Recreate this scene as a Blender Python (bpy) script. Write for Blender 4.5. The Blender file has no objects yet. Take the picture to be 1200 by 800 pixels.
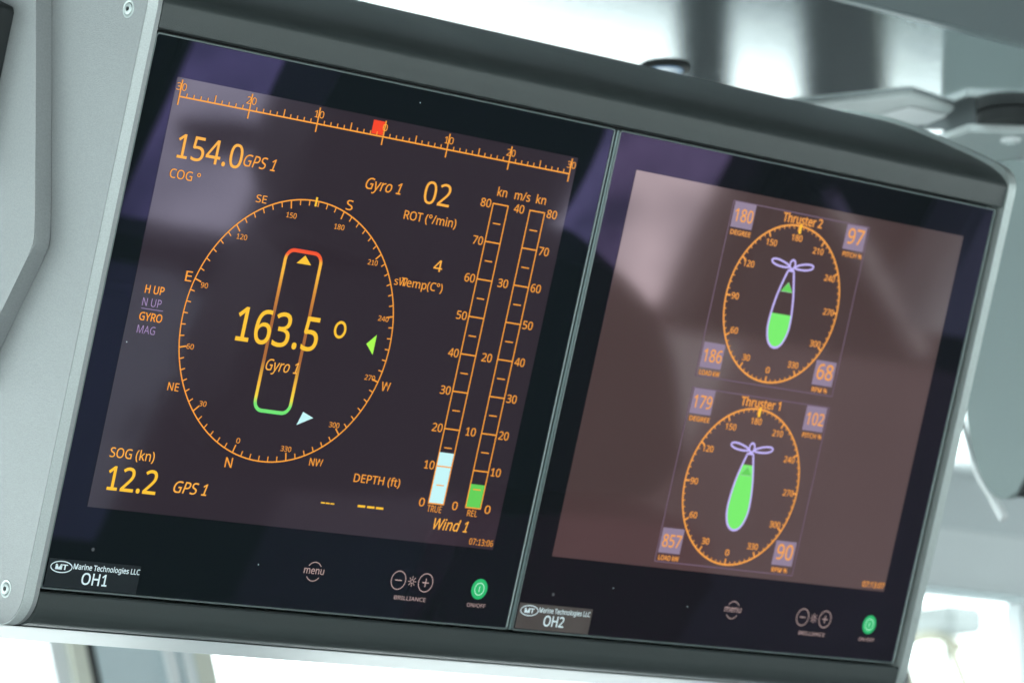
import bpy, bmesh, math, random
from mathutils import Matrix, Vector
random.seed(7)
scene = bpy.context.scene
COL = scene.collection
R = math.radians

# ------------------------------------------------------------------ camera
cam = bpy.data.cameras.new('camera')
camo = bpy.data.objects.new('camera', cam); COL.objects.link(camo)
B = ((0.7370913, -0.1152335, -0.6658961), (-0.6754947, -0.1549099, -0.7209090), (-0.0200810, 0.9811851, -0.1920224))
CP = Vector((-1.5241694, -2.1311135, -0.3437284))
camo.matrix_world = Matrix(((B[0][0], B[0][1], B[0][2], CP.x), (B[1][0], B[1][1], B[1][2], CP.y), (B[2][0], B[2][1], B[2][2], CP.z), (0, 0, 0, 1)))
cam.sensor_width = 36.0
cam.lens = 36.0 * 4487.33 / 1200.0
cam.clip_start = 0.05; cam.clip_end = 5000
cam.dof.use_dof = True
cam.dof.focus_distance = 2.62
cam.dof.aperture_fstop = 12.0
scene.camera = camo

# ------------------------------------------------------------------ world: flat white overcast daylight
world = bpy.data.worlds.new('World'); scene.world = world
world.use_nodes = True
bg = world.node_tree.nodes['Background']
bg.inputs['Color'].default_value = (0.945, 0.985, 1.0, 1)
bg.inputs['Strength'].default_value = 5.0

scene.view_settings.view_transform = 'Standard'
scene.view_settings.look = 'None'
scene.view_settings.exposure = 0.0
scene.view_settings.gamma = 1.0
scene.render.engine = 'CYCLES'
scene.cycles.use_denoising = True
scene.cycles.max_bounces = 6
scene.cycles.sample_clamp_indirect = 4.0
scene.cycles.caustics_reflective = False
scene.cycles.caustics_refractive = False

# ------------------------------------------------------------------ materials
def new_mat(name):
    m = bpy.data.materials.new(name); m.use_nodes = True
    return m, m.node_tree, m.node_tree.nodes['Principled BSDF']

def mat(name, col, rough=0.5, metal=0.0, spec=0.5, tint=None, emit=None, estr=1.0, var=0.0, vscale=40.0, bump=0.0, bscale=300.0, rvar=0.0, coat=0.0):
    m, nt, p = new_mat(name)
    p.inputs['Base Color'].default_value = (*col, 1)
    p.inputs['Roughness'].default_value = rough
    p.inputs['Metallic'].default_value = metal
    p.inputs['Specular IOR Level'].default_value = spec
    p.inputs['Coat Weight'].default_value = coat
    if tint: p.inputs['Specular Tint'].default_value = (*tint, 1)
    if emit:
        p.inputs['Emission Color'].default_value = (*emit, 1)
        p.inputs['Emission Strength'].default_value = estr
    if var or rvar or bump:
        tc = nt.nodes.new('ShaderNodeTexCoord')
    if var:
        n = nt.nodes.new('ShaderNodeTexNoise'); n.inputs['Scale'].default_value = vscale; n.inputs['Detail'].default_value = 5
        nt.links.new(tc.outputs['Object'], n.inputs['Vector'])
        mx = nt.nodes.new('ShaderNodeMix'); mx.data_type = 'RGBA'
        mx.inputs[6].default_value = (*[c * (1 - var) for c in col], 1); mx.inputs[7].default_value = (*[min(1, c * (1 + var)) for c in col], 1)
        nt.links.new(n.outputs['Fac'], mx.inputs[0]); nt.links.new(mx.outputs[2], p.inputs['Base Color'])
    if rvar:
        n = nt.nodes.new('ShaderNodeTexNoise'); n.inputs['Scale'].default_value = 9.0; n.inputs['Detail'].default_value = 4
        nt.links.new(tc.outputs['Object'], n.inputs['Vector'])
        mr = nt.nodes.new('ShaderNodeMapRange'); mr.inputs[3].default_value = max(0, rough - rvar); mr.inputs[4].default_value = rough + rvar
        nt.links.new(n.outputs['Fac'], mr.inputs[0]); nt.links.new(mr.outputs[0], p.inputs['Roughness'])
    if bump:
        n = nt.nodes.new('ShaderNodeTexNoise'); n.inputs['Scale'].default_value = bscale; n.inputs['Detail'].default_value = 3
        nt.links.new(tc.outputs['Object'], n.inputs['Vector'])
        b = nt.nodes.new('ShaderNodeBump'); b.inputs['Strength'].default_value = bump; b.inputs['Distance'].default_value = 0.001
        nt.links.new(n.outputs['Fac'], b.inputs['Height']); nt.links.new(b.outputs[0], p.inputs['Normal'])
    return m

M_HOOD = mat('dark_powder_coat', (0.049, 0.059, 0.059), 0.33, 0.15, 0.5, var=0.10, vscale=600, bump=0.3, bscale=1500, rvar=0.06)
M_RAIL = mat('dark_powder_coat_lower', (0.046, 0.056, 0.056), 0.30, 0.1, 0.5, var=0.10, vscale=600, bump=0.2, bscale=1500)
M_SILVER = mat('silver_painted_metal', (0.30, 0.318, 0.322), 0.42, 0.25, 0.5, var=0.16, vscale=700, bump=0.25, bscale=1200, rvar=0.05)
M_SILVER2 = mat('silver_anodised_edge', (0.50, 0.56, 0.55), 0.33, 0.45, 0.5, var=0.14, vscale=900, bump=0.2, bscale=1500)
M_PLATE = mat('grey_painted_metal', (0.27, 0.335, 0.335), 0.5, 0.1, 0.5, var=0.12, vscale=500, bump=0.15, bscale=900)
M_DARK = mat('black_rubber', (0.012, 0.016, 0.017), 0.6)
M_STEEL = mat('stainless_steel', (0.55, 0.60, 0.60), 0.28, 1.0)
M_GLASS1 = mat('black_cover_glass', (0.0080, 0.0120, 0.0130), 0.016, 0.0, 0.66, tint=(0.46, 0.34, 1.0), rvar=0.012)
M_GLASS2 = mat('black_cover_glass_violet', (0.0090, 0.0115, 0.0130), 0.016, 0.0, 0.66, tint=(0.62, 0.36, 0.95), rvar=0.012)
M_BEZEL = mat('bezel_dark_metal', (0.17, 0.21, 0.21), 0.30, 0.35, 0.5)
M_DIVIDER = mat('divider_metal', (0.15, 0.20, 0.20), 0.30, 0.45, 0.5)

def screen_mat(name, emit, spec, tint, rough=0.05):
    return mat(name, (0.004, 0.004, 0.004), rough, 0.0, spec, tint=tint, emit=emit, estr=1.0)
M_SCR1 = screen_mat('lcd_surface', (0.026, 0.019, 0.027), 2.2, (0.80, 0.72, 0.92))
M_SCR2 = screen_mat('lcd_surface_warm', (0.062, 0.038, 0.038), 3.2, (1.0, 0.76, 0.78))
M_SCR1.node_tree.nodes['Principled BSDF'].inputs['Specular IOR Level'].default_value = 1.0
def ior(m, v): m.node_tree.nodes['Principled BSDF'].inputs['IOR'].default_value = v
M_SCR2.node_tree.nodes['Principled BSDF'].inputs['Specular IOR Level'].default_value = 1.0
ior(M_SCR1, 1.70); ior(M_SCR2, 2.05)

def glow(name, col, k=1.0):
    return mat(name, (0.004, 0.004, 0.004), 0.15, emit=col, estr=k, spec=0.5)
G_ORANGE = glow('glyph_orange', (1.0, 0.38, 0.045), 0.95)
G_YELLOW = glow('glyph_amber', (1.0, 0.56, 0.035), 1.0)
G_MID = glow('glyph_light_orange', (1.0, 0.45, 0.06), 1.0)
G_DIM = glow('glyph_orange_soft', (0.95, 0.38, 0.07), 0.95)
G_LILAC = glow('glyph_lilac', (0.42, 0.30, 0.55), 0.85)
G_FRAME = glow('line_mauve', (0.20, 0.13, 0.20), 0.9)
G_BOX = glow('value_box_mauve', (0.33, 0.255, 0.37), 0.85)
G_RED = glow('mark_red', (0.95, 0.06, 0.02), 0.95)
G_CYAN = glow('bar_cyan', (0.60, 0.98, 1.0), 0.95)
G_GREEN = glow('bar_green', (0.14, 0.70, 0.11), 0.9)
G_LIME = glow('mark_lime', (0.42, 1.0, 0.09), 0.95)
G_SHIPG = glow('thruster_green', (0.20, 0.90, 0.16), 0.95)
G_SHIPL = glow('thruster_outline', (0.58, 0.50, 0.98), 0.95)
G_TRI = glow('triangle_outline', (0.42, 0.80, 0.45), 0.8)
G_ICON = glow('touch_icon', (0.66, 0.46, 0.44), 0.85)
G_BTN = glow('power_led_green', (0.02, 0.50, 0.16), 0.95)
G_BTNL = glow('power_led_white', (0.52, 1.0, 0.72), 0.95)
M_WHITE = mat('white_print', (0.78, 0.88, 0.92), 0.5, emit=None)
M_STK1 = mat('black_label_film', (0.020, 0.025, 0.029), 0.14, spec=0.6)
M_STK2 = mat('black_label_film_sheen', (0.095, 0.083, 0.078), 0.10, spec=1.0, tint=(1.0, 0.85, 0.78), var=0.3, vscale=25)  # brownish room reflection is mixed into this film's base colour
ior(M_STK2, 1.6)

def ship_outline_mat():
    m, nt, p = new_mat('hull_outline_graded')
    p.inputs['Base Color'].default_value = (0.004, 0.004, 0.004, 1); p.inputs['Roughness'].default_value = 0.15
    tc = nt.nodes.new('ShaderNodeTexCoord'); sp = nt.nodes.new('ShaderNodeSeparateXYZ')
    mr = nt.nodes.new('ShaderNodeMapRange'); mr.inputs[1].default_value = 0.078; mr.inputs[2].default_value = 0.200
    cr = nt.nodes.new('ShaderNodeValToRGB')
    st = [(0.0, (0.16, 0.80, 0.20)), (0.07, (0.20, 0.85, 0.18)), (0.11, (0.95, 0.75, 0.06)), (0.19, (1.0, 0.55, 0.05)), (0.33, (0.42, 0.15, 0.04)),
          (0.60, (0.40, 0.14, 0.04)), (0.74, (0.70, 0.27, 0.04)), (0.86, (1.0, 0.52, 0.05)), (0.93, (1.0, 0.50, 0.05)), (0.955, (0.95, 0.12, 0.03)), (1.0, (0.9, 0.07, 0.03))]
    e = cr.color_ramp.elements
    e[0].position = st[0][0]; e[0].color = (*st[0][1], 1); e[1].position = 1.0; e[1].color = (*st[-1][1], 1)
    for q, c in st[1:-1]:
        n = e.new(q); n.color = (*c, 1)
    nt.links.new(tc.outputs['Object'], sp.inputs[0]); nt.links.new(sp.outputs['Y'], mr.inputs[0]); nt.links.new(mr.outputs[0], cr.inputs[0])
    nt.links.new(cr.outputs[0], p.inputs['Emission Color']); p.inputs['Emission Strength'].default_value = 0.95
    return m
G_HULL = ship_outline_mat()

M_CEIL = mat('soffit_brushed_metal', (0.50, 0.55, 0.565), 0.020, 0.92, 0.5, bump=0.04, bscale=650, rvar=0.004)
M_CEIL2 = mat('ceiling_panel_grey', (0.045, 0.055, 0.06), 0.45, 0.0, 0.5, var=0.05)
M_TRIM = mat('ceiling_trim', (0.25, 0.30, 0.31), 0.3, 0.5)
M_WALL = mat('bulkhead_pale_grey', (0.78, 0.85, 0.87), 0.5, var=0.05, vscale=3)
M_WALLD = mat('bulkhead_dark_grey', (0.035, 0.035, 0.04), 0.6, var=0.1, vscale=3)
M_WALLM = mat('bulkhead_brown_panel', (0.30, 0.25, 0.26), 0.6, var=0.25, vscale=2.5)
M_FLOOR = mat('deck_covering', (0.10, 0.105, 0.11), 0.55, var=0.1, vscale=8)
M_POST = mat('window_post_paint', (0.62, 0.74, 0.78), 0.4, var=0.04)
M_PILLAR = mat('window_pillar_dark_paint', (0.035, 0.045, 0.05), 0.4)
M_BEIGE = mat('window_seal_beige', (0.76, 0.78, 0.68), 0.6, var=0.05)
M_PALE = mat('pale_strip_paint', (0.88, 0.92, 0.93), 0.35)
M_SEAL = mat('dark_window_seal', (0.05, 0.055, 0.055), 0.6)
M_SILHOUETTE = mat('silhouette_black', (0.022, 0.02, 0.02), 0.55)
M_FORE = mat('foredeck_paint', (0.03, 0.040, 0.043), 0.95, 0.0, 0.0, var=0.2, vscale=1)
M_CRANE = mat('deck_crane_paint', (0.17, 0.19, 0.19), 0.6)
M_BULW = mat('white_bulwark_paint', (0.40, 0.44, 0.42), 0.6)

def pane_mat():
    m, nt, p = new_mat('window_pane_glass')
    out = nt.nodes['Material Output']; nt.nodes.remove(p)
    tr = nt.nodes.new('ShaderNodeBsdfTransparent'); tr.inputs[0].default_value = (0.96, 1.0, 0.99, 1)
    gl = nt.nodes.new('ShaderNodeBsdfGlossy'); gl.inputs['Roughness'].default_value = 0.02
    mx = nt.nodes.new('ShaderNodeMixShader'); mx.inputs[0].default_value = 0.05
    nt.links.new(tr.outputs[0], mx.inputs[1]); nt.links.new(gl.outputs[0], mx.inputs[2]); nt.links.new(mx.outputs[0], out.inputs[0])
    return m
M_PANE = pane_mat()
def dimmed_pane_mat():  # uneven pane tint added to dim and mottle the mirrored daylight
    m, nt, p = new_mat('dimmed_aft_pane')
    out = nt.nodes['Material Output']; nt.nodes.remove(p)
    tc = nt.nodes.new('ShaderNodeTexCoord'); n = nt.nodes.new('ShaderNodeTexNoise'); n.inputs['Scale'].default_value = 7.0; n.inputs['Detail'].default_value = 3
    cr = nt.nodes.new('ShaderNodeValToRGB'); cr.color_ramp.elements[0].position = 0.3; cr.color_ramp.elements[0].color = (0.15, 0.16, 0.18, 1); cr.color_ramp.elements[1].position = 0.7; cr.color_ramp.elements[1].color = (0.46, 0.46, 0.48, 1)
    tr = nt.nodes.new('ShaderNodeBsdfTransparent')
    nt.links.new(tc.outputs['Object'], n.inputs['Vector']); nt.links.new(n.outputs['Fac'], cr.inputs[0]); nt.links.new(cr.outputs[0], tr.inputs[0]); nt.links.new(tr.outputs[0], out.inputs[0])
    return m
M_DIMPANE = dimmed_pane_mat()

# ------------------------------------------------------------------ helpers
MM = 0.001
def link_mesh(name, verts, faces, m, parent=None, smooth=False):
    me = bpy.data.meshes.new(name); me.from_pydata(verts, [], faces); me.update()
    if smooth:
        for p in me.polygons: p.use_smooth = True
    if m: me.materials.append(m)
    o = bpy.data.objects.new(name, me); COL.objects.link(o)
    if parent: o.parent = parent
    return o

def thing(name, label, cat, group=None, console=False, loc=(0, 0, 0)):
    o = bpy.data.objects.new(name, None); COL.objects.link(o); o.empty_display_size = 0.05
    o['label'] = label; o['category'] = cat
    if group: o['group'] = group
    o.location = loc
    if console: o.rotation_euler = (R(110), 0, 0)     # panel tilted 20 degrees forward
    return o
def tag(o, label, cat, group=None):
    o['label'] = label; o['category'] = cat
    if group: o['group'] = group
    return o
def structure(o): o['kind'] = 'structure'; return o

def bm_obj(name, bm, m, parent=None, smooth_angle=None):
    bmesh.ops.recalc_face_normals(bm, faces=bm.faces)
    me = bpy.data.meshes.new(name); bm.to_mesh(me); bm.free()
    me.materials.append(m)
    if smooth_angle is not None:
        for p in me.polygons: p.use_smooth = True
        me.set_sharp_from_angle(angle=R(smooth_angle))
    o = bpy.data.objects.new(name, me); COL.objects.link(o)
    if parent: o.parent = parent
    return o

def box(name, a, b, m, parent=None, bevel=0.0, seg=2):
    bm = bmesh.new()
    bmesh.ops.create_cube(bm, size=1.0)
    for v in bm.verts:
        v.co = Vector([(a[i] + b[i]) / 2 + v.co[i] * abs(b[i] - a[i]) for i in range(3)])
    if bevel: bmesh.ops.bevel(bm, geom=bm.edges[:], offset=bevel, segments=seg, affect='EDGES', clamp_overlap=True)
    return bm_obj(name, bm, m, parent, 35 if bevel else None)
def mmbox(name, a, b, m, parent=None, bevel=0.0, seg=2):
    return box(name, [x * MM for x in a], [x * MM for x in b], m, parent, bevel * MM, seg)

def extrude_u(name, prof, u0, u1, m, parent=None, bevel=0.0, angle=28, taper=None):
    """prof: closed list of (n, v) in mm, extruded along u; caps included."""
    bm = bmesh.new()
    A = [bm.verts.new((u0 * MM, v * MM, n * MM)) for n, v in prof]
    Bv = [bm.verts.new((u1 * MM, v * MM, n * MM)) for n, v in prof]
    k = len(prof)
    fa = bm.faces.new(A); fb = bm.faces.new(Bv[::-1])
    for i in range(k):
        bm.faces.new((A[i], A[(i + 1) % k], Bv[(i + 1) % k], Bv[i]))
    if bevel:
        es = [e for e in bm.edges if (e in fa.edges[:]) or (e in fb.edges[:])]
        bmesh.ops.bevel(bm, geom=es, offset=bevel * MM, segments=2, affect='EDGES', clamp_overlap=True)
    return bm_obj(name, bm, m, parent, angle)

def arc(cx, cy, r, a0, a1, n):
    return [(cx + r * math.cos(R(a0 + (a1 - a0) * i / n)), cy + r * math.sin(R(a0 + (a1 - a0) * i / n))) for i in range(n + 1)]

def smooth_path(pts, n=6):
    out = []
    for i in range(len(pts) - 1):
        p0 = pts[max(i - 1, 0)]; p1 = pts[i]; p2 = pts[i + 1]; p3 = pts[min(i + 2, len(pts) - 1)]
        for j in range(n):
            t = j / n
            out.append(tuple(0.5 * ((2 * p1[k]) + (-p0[k] + p2[k]) * t + (2 * p0[k] - 5 * p1[k] + 4 * p2[k] - p3[k]) * t * t + (-p0[k] + 3 * p1[k] - 3 * p2[k] + p3[k]) * t ** 3) for k in range(len(p1))))
    out.append(pts[-1]); return out

def tube(name, pts, r, m, parent=None, seg=12):
    bm = bmesh.new(); rings = []
    for i, p in enumerate(pts):
        a = Vector(pts[max(i - 1, 0)]); b = Vector(pts[min(i + 1, len(pts) - 1)])
        d = (b - a).normalized(); s = d.cross(Vector((0, 0, 1)))
        if s.length < 1e-3: s = d.cross(Vector((1, 0, 0)))
        s.normalize(); w = d.cross(s)
        rr = r[i] if isinstance(r, (list, tuple)) else r
        rings.append([bm.verts.new(Vector(p) + s * math.cos(2 * math.pi * k / seg) * rr + w * math.sin(2 * math.pi * k / seg) * rr) for k in range(seg)])
    for i in range(len(rings) - 1):
        for k in range(seg):
            bm.faces.new((rings[i][k], rings[i][(k + 1) % seg], rings[i + 1][(k + 1) % seg], rings[i + 1][k]))
    bm.faces.new(rings[0]); bm.faces.new(rings[-1][::-1])
    return bm_obj(name, bm, m, parent, 50)

# ---- flat print in panel coordinates (mm), lying at height n above the glass
class Flat:
    def __init__(s): s.v = []; s.f = []
    def poly(s, pts):
        b = len(s.v); s.v += [(p[0], p[1]) for p in pts]; s.f.append(tuple(range(b, b + len(pts))))
    def rect(s, x0, y0, x1, y1): s.poly([(x0, y0), (x1, y0), (x1, y1), (x0, y1)])
    def line(s, p, q, w):
        dx, dy = q[0] - p[0], q[1] - p[1]; L = math.hypot(dx, dy) or 1; nx, ny = -dy / L * w / 2, dx / L * w / 2
        s.poly([(p[0] - nx, p[1] - ny), (q[0] - nx, q[1] - ny), (q[0] + nx, q[1] + ny), (p[0] + nx, p[1] + ny)])
    def stroke(s, pts, w, closed=True):
        n = len(pts); ins = []; outs = []
        for i, p in enumerate(pts):
            a = pts[(i - 1) % n] if closed or i > 0 else p; b = pts[(i + 1) % n] if closed or i < n - 1 else p
            dx, dy = b[0] - a[0], b[1] - a[1]; L = math.hypot(dx, dy) or 1
            nx, ny = -dy / L * w / 2, dx / L * w / 2
            ins.append((p[0] + nx, p[1] + ny)); outs.append((p[0] - nx, p[1] - ny))
        for i in range(n if closed else n - 1):
            j = (i + 1) % n; s.poly([outs[i], outs[j], ins[j], ins[i]])
    def build(s, name, m, parent, ox=0, oy=0, n=0.5):
        return link_mesh(name, [((x + ox) * MM, (y + oy) * MM, n * MM) for x, y in s.v], s.f, m, parent)

def circle_pts(cx, cy, r, n=96, ry=None):
    ry = ry or r
    return [(cx + r * math.cos(2 * math.pi * i / n), cy + ry * math.sin(2 * math.pi * i / n)) for i in range(n)]

# letter outlines (thousandths of an em, advance first), drawn as plain polygons
GLYPHS = {
    ' ': (209, ()),
    '%': (666, ('156,581 209,569 246,534 269,477 277,402 269,326 247,269 210,233 156,221 106,233 69,269 47,326 39,402 46,477 67,534 104,569', '156,531 130,523 112,498 101,458 98,402 101,345 112,305 130,280 156,272 184,280 203,304 214,345 218,402 214,458 203,498 184,523', '523,573 205,0 144,0 461,573', '507,351 558,340 596,304 619,248 627,172 620,97 598,40 560,4 507,-8 457,4 420,40 397,97 390,172 397,248 418,304 454,340', '507,301 480,293 462,269 452,229 448,172 452,116 462,75 480,51 507,43 534,51 553,75 565,115 569,172 565,229 553,269 534,293', )),
    '(': (241, ('32,220 35,285 45,348 60,409 83,468 113,522 150,573 217,573 182,521 154,465 132,407 116,346 107,284 103,221 107,159 116,98 132,38 154,-20 182,-75 216,-127 150,-127 113,-77 83,-24 60,34 45,94 35,156', )),
    ')': (241, ('209,220 205,156 196,94 180,34 158,-24 128,-77 91,-127 25,-127 59,-75 87,-20 108,38 124,98 134,159 137,221 134,283 124,346 108,406 87,465 59,521 24,573 91,573 128,522 158,468 180,409 196,348 205,285', )),
    '.': (215, ('58,43 61,69 72,85 88,94 107,97 126,94 142,85 153,69 157,43 153,18 142,2 126,-8 107,-11 88,-8 72,2 61,18', )),
    '/': (298, ('290,573 77,0 8,0 221,573', )),
    '0': (459, ('419,287 417,221 409,163 395,112 376,70 349,37 316,12 276,-3 229,-8 170,1 122,27 86,70 60,129 48,176 42,229 39,287 41,346 48,399 58,446 83,504 119,547 167,573 229,581 287,573 335,547 372,504 399,446 410,399 417,346', '110,287 113,215 121,156 137,111 159,78 190,59 229,52 268,59 298,78 320,110 336,156 345,215 348,287 345,359 336,417 320,463 298,495 268,515 229,521 190,515 159,495 137,463 121,417 113,359', )),
    '1': (459, ('285,0 216,0 216,400 216,439 217,470 219,499 196,477 169,455 108,405 71,452 226,573 285,573', )),
    '2': (459, ('417,0 38,0 38,59 188,210 228,251 261,287 287,320 306,353 318,387 322,424 315,466 294,496 261,514 221,520 181,517 147,506 115,489 83,466 45,513 68,531 94,548 122,561 153,572 186,578 221,581 270,576 313,562 347,540 372,510 388,472 394,428 389,385 375,344 353,305 324,267 288,227 247,185 128,67 128,64 417,64', )),
    '3': (459, ('395,439 392,403 381,372 363,347 340,326 310,311 277,302 277,298 337,283 379,255 405,214 413,163 407,116 390,74 360,40 318,14 263,-3 193,-8 150,-6 110,-1 72,8 36,23 36,89 74,73 114,61 155,54 194,51 260,59 305,81 331,117 339,164 335,197 320,223 297,242 265,255 226,263 179,265 123,265 123,326 180,326 223,329 259,339 286,356 307,377 319,404 323,434 316,471 295,498 262,516 219,521 190,520 164,515 117,498 75,473 39,521 73,544 115,563 163,576 218,581 296,571 352,540 384,495', )),
    '4': (459, ('443,130 359,130 359,0 291,0 291,130 17,130 17,190 286,576 359,576 359,193 443,193', '291,374 291,412 293,444 294,474 295,500 292,500 276,468 257,438 86,193 291,193', )),
    '5': (459, ('221,351 275,346 322,331 361,307 389,274 407,232 413,183 407,128 387,81 356,43 314,15 261,-2 199,-8 156,-6 116,0 80,10 51,23 51,90 82,74 121,62 161,55 200,52 239,55 274,65 302,82 323,106 336,137 341,176 332,225 306,262 262,284 197,292 146,288 99,280 64,302 86,573 373,573 373,508 146,508 132,342 169,348', )),
    '6': (459, ('44,245 46,294 51,342 60,389 75,433 95,474 121,510 155,539 196,562 246,576 306,581 344,579 377,573 377,513 344,520 308,523 257,518 216,504 183,483 158,454 139,419 127,380 119,337 115,291 119,291 133,309 150,326 170,339 194,350 223,356 255,358 302,353 342,338 375,313 400,279 416,236 421,184 415,129 399,82 372,44 336,15 291,-2 239,-8 199,-4 163,7 130,26 101,54 77,89 59,133 48,185', '238,51 284,59 320,84 343,125 351,184 344,233 324,271 289,295 241,303 205,299 175,287 150,270 131,248 119,223 115,198 117,172 123,146 133,121 146,99 164,79 185,64 210,55', )),
    '7': (459, ('109,0 344,508 35,508 35,573 419,573 419,518 187,0', )),
    '8': (459, ('229,581 276,577 318,565 352,546 378,519 395,485 400,443 396,411 385,383 368,359 346,338 320,319 291,303 325,285 355,265 381,242 401,216 414,185 419,148 413,104 395,65 367,34 330,11 284,-3 231,-8 174,-3 126,10 89,33 61,63 45,101 39,146 43,183 56,214 75,241 99,264 128,283 158,299 131,316 107,336 87,358 71,383 61,411 58,444 63,485 80,518 107,545 141,565 182,577', '108,145 116,107 138,76 176,55 229,48 281,55 319,76 342,108 350,148 346,174 335,197 317,217 293,235 264,251 229,265 217,270 184,254 157,237 136,219 121,197 111,173', '228,524 188,518 155,502 134,476 127,441 130,414 141,391 157,373 179,357 232,330 282,357 302,373 317,392 327,414 330,441 323,476 302,502 270,518', )),
    '9': (459, ('417,328 415,279 410,231 401,183 387,139 366,99 340,63 306,33 265,11 214,-3 154,-8 117,-6 82,0 82,60 115,53 152,50 204,54 245,68 278,90 303,118 322,153 334,192 342,235 346,281 341,281 327,263 310,247 290,233 266,223 237,216 204,214 158,219 118,235 85,260 61,294 45,336 40,387 46,443 63,491 90,529 127,557 171,575 223,581 262,577 299,565 332,545 361,518 384,483 402,439 413,388', '223,521 178,513 142,488 118,447 110,388 117,339 137,301 171,277 220,269 256,273 286,285 311,303 330,325 342,349 346,374 344,400 338,426 328,451 315,474 298,493 277,508 252,518', )),
    ':': (215, ('58,43 61,69 72,85 88,94 107,97 126,94 142,85 153,69 157,43 153,18 142,2 126,-8 107,-11 88,-8 72,2 61,18', '58,387 61,412 72,429 88,438 107,441 126,438 142,429 153,412 157,387 153,362 142,345 126,335 107,332 88,335 72,345 61,362', )),
    'A': (512, ('437,0 368,177 141,177 73,0 0,0 224,575 289,575 512,0', '282,415 274,438 263,473 255,500 247,468 238,438 230,415 165,241 346,241', )),
    'B': (521, ('241,573 307,569 361,558 404,541 445,497 459,431 456,399 446,371 431,347 409,328 382,313 350,304 350,300 384,292 415,279 441,261 461,236 474,203 478,163 472,115 454,74 425,42 385,19 337,5 279,0 78,0 78,573', '256,329 318,335 357,352 377,382 384,423 376,463 351,490 308,506 245,511 150,511 150,329', '150,269 150,61 265,61 330,68 371,91 394,125 401,168 398,197 388,221 370,241 344,256 307,266 260,269', )),
    'C': (507, ('323,517 280,513 241,502 206,482 178,456 155,423 139,383 129,337 125,286 131,220 147,164 175,117 213,83 262,62 322,55 359,57 394,62 460,78 460,15 427,5 393,-2 356,-7 312,-8 257,-4 208,8 166,28 115,72 78,131 62,178 52,230 49,287 53,349 67,406 89,456 120,499 159,534 206,559 261,575 324,581 367,578 409,572 448,561 482,547 453,486 394,508 360,515', )),
    'D': (585, ('536,292 533,231 521,177 501,131 457,74 399,33 351,15 297,4 237,0 78,0 78,573 254,573 309,569 359,558 404,540 460,501 502,446 521,401 533,350', '460,289 454,359 435,415 404,457 361,487 308,505 244,511 150,511 150,62 228,62 299,68 357,87 402,119 434,164 454,220', )),
    'E': (446, ('398,0 78,0 78,573 398,573 398,509 150,509 150,330 383,330 383,268 150,268 150,63 398,63', )),
    'F': (416, ('150,0 78,0 78,573 398,573 398,509 150,509 150,306 383,306 383,243 150,243', )),
    'G': (584, ('326,302 524,302 524,22 478,8 431,-1 380,-6 323,-8 267,-4 217,8 173,28 120,71 81,130 63,176 52,229 49,286 53,343 65,395 84,442 127,500 186,544 233,564 286,577 346,581 392,578 437,572 478,561 516,547 489,484 457,497 421,508 382,515 342,517 278,510 225,489 181,455 150,409 131,353 124,286 130,222 146,166 175,119 216,84 270,62 340,55 375,56 404,59 452,68 452,238 326,238', )),
    'H': (594, ('516,0 443,0 443,267 150,267 150,0 78,0 78,573 150,573 150,330 443,330 443,573 516,573', )),
    'I': (272, ('239,0 32,0 32,42 99,57 99,515 32,531 32,573 239,573 239,531 172,515 172,57 239,42', )),
    'L': (420, ('78,0 78,573 150,573 150,64 400,64 400,0', )),
    'M': (727, ('330,0 142,502 139,502 142,461 144,407 144,347 144,0 78,0 78,573 184,573 361,103 364,103 544,573 650,573 650,0 578,0 578,352 579,408 581,460 584,501 581,501 390,0', )),
    'N': (609, ('532,0 447,0 141,476 138,476 141,432 143,378 144,320 144,0 78,0 78,573 161,573 467,99 470,99 468,137 466,193 464,249 464,573 532,573', )),
    'O': (626, ('577,287 573,224 561,166 540,116 510,73 473,38 428,13 375,-3 314,-8 251,-3 196,13 151,39 114,73 85,116 65,167 53,224 49,288 52,344 62,396 78,442 114,500 166,545 208,565 258,577 314,581 393,572 459,545 510,501 547,442 564,396 574,344', '125,287 130,220 145,163 171,117 207,83 255,62 314,55 373,62 420,83 456,117 481,163 496,220 501,287 496,354 481,411 456,457 421,491 373,511 314,518 255,511 207,490 171,457 145,411 130,354', )),
    'P': (485, ('229,573 297,568 352,553 393,528 431,475 444,404 441,370 433,336 417,306 395,278 364,255 324,238 275,227 216,223 150,223 150,0 78,0 78,573', '223,511 150,511 150,285 208,285 258,288 298,296 330,311 352,334 365,363 370,401 361,449 334,484 289,504', )),
    'R': (499, ('236,573 301,568 353,555 393,532 422,500 439,460 444,410 440,368 427,334 408,306 385,285 358,269 330,257 487,0 403,0 264,237 150,237 150,0 78,0 78,573', '232,510 150,510 150,298 236,298 296,304 338,325 362,359 370,407 366,440 355,467 336,486 310,500 275,507', )),
    'S': (440, ('403,153 396,106 378,66 348,35 307,11 257,-3 198,-8 137,-5 83,4 41,19 41,88 73,76 113,65 156,57 201,55 240,57 273,66 298,79 316,98 327,120 330,147 327,173 318,194 302,213 277,230 242,247 196,265 161,279 131,294 106,311 85,330 69,351 57,375 50,403 48,435 54,477 71,513 99,542 136,563 180,576 231,581 276,578 318,572 355,562 389,549 366,487 336,499 302,508 266,515 229,517 196,515 169,507 148,494 133,478 124,457 121,434 124,407 133,386 149,367 172,351 204,335 246,318 293,299 332,279 362,255 385,228 398,194', )),
    'T': (446, ('259,0 187,0 187,509 8,509 8,573 437,573 437,509 259,509', )),
    'U': (586, ('513,202 507,146 489,95 459,52 416,20 360,-1 290,-8 225,-2 171,18 128,50 97,93 78,144 72,204 72,573 144,573 144,201 154,139 182,93 228,64 294,55 342,59 379,73 407,96 427,126 438,161 442,202 442,573 513,573', )),
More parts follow.
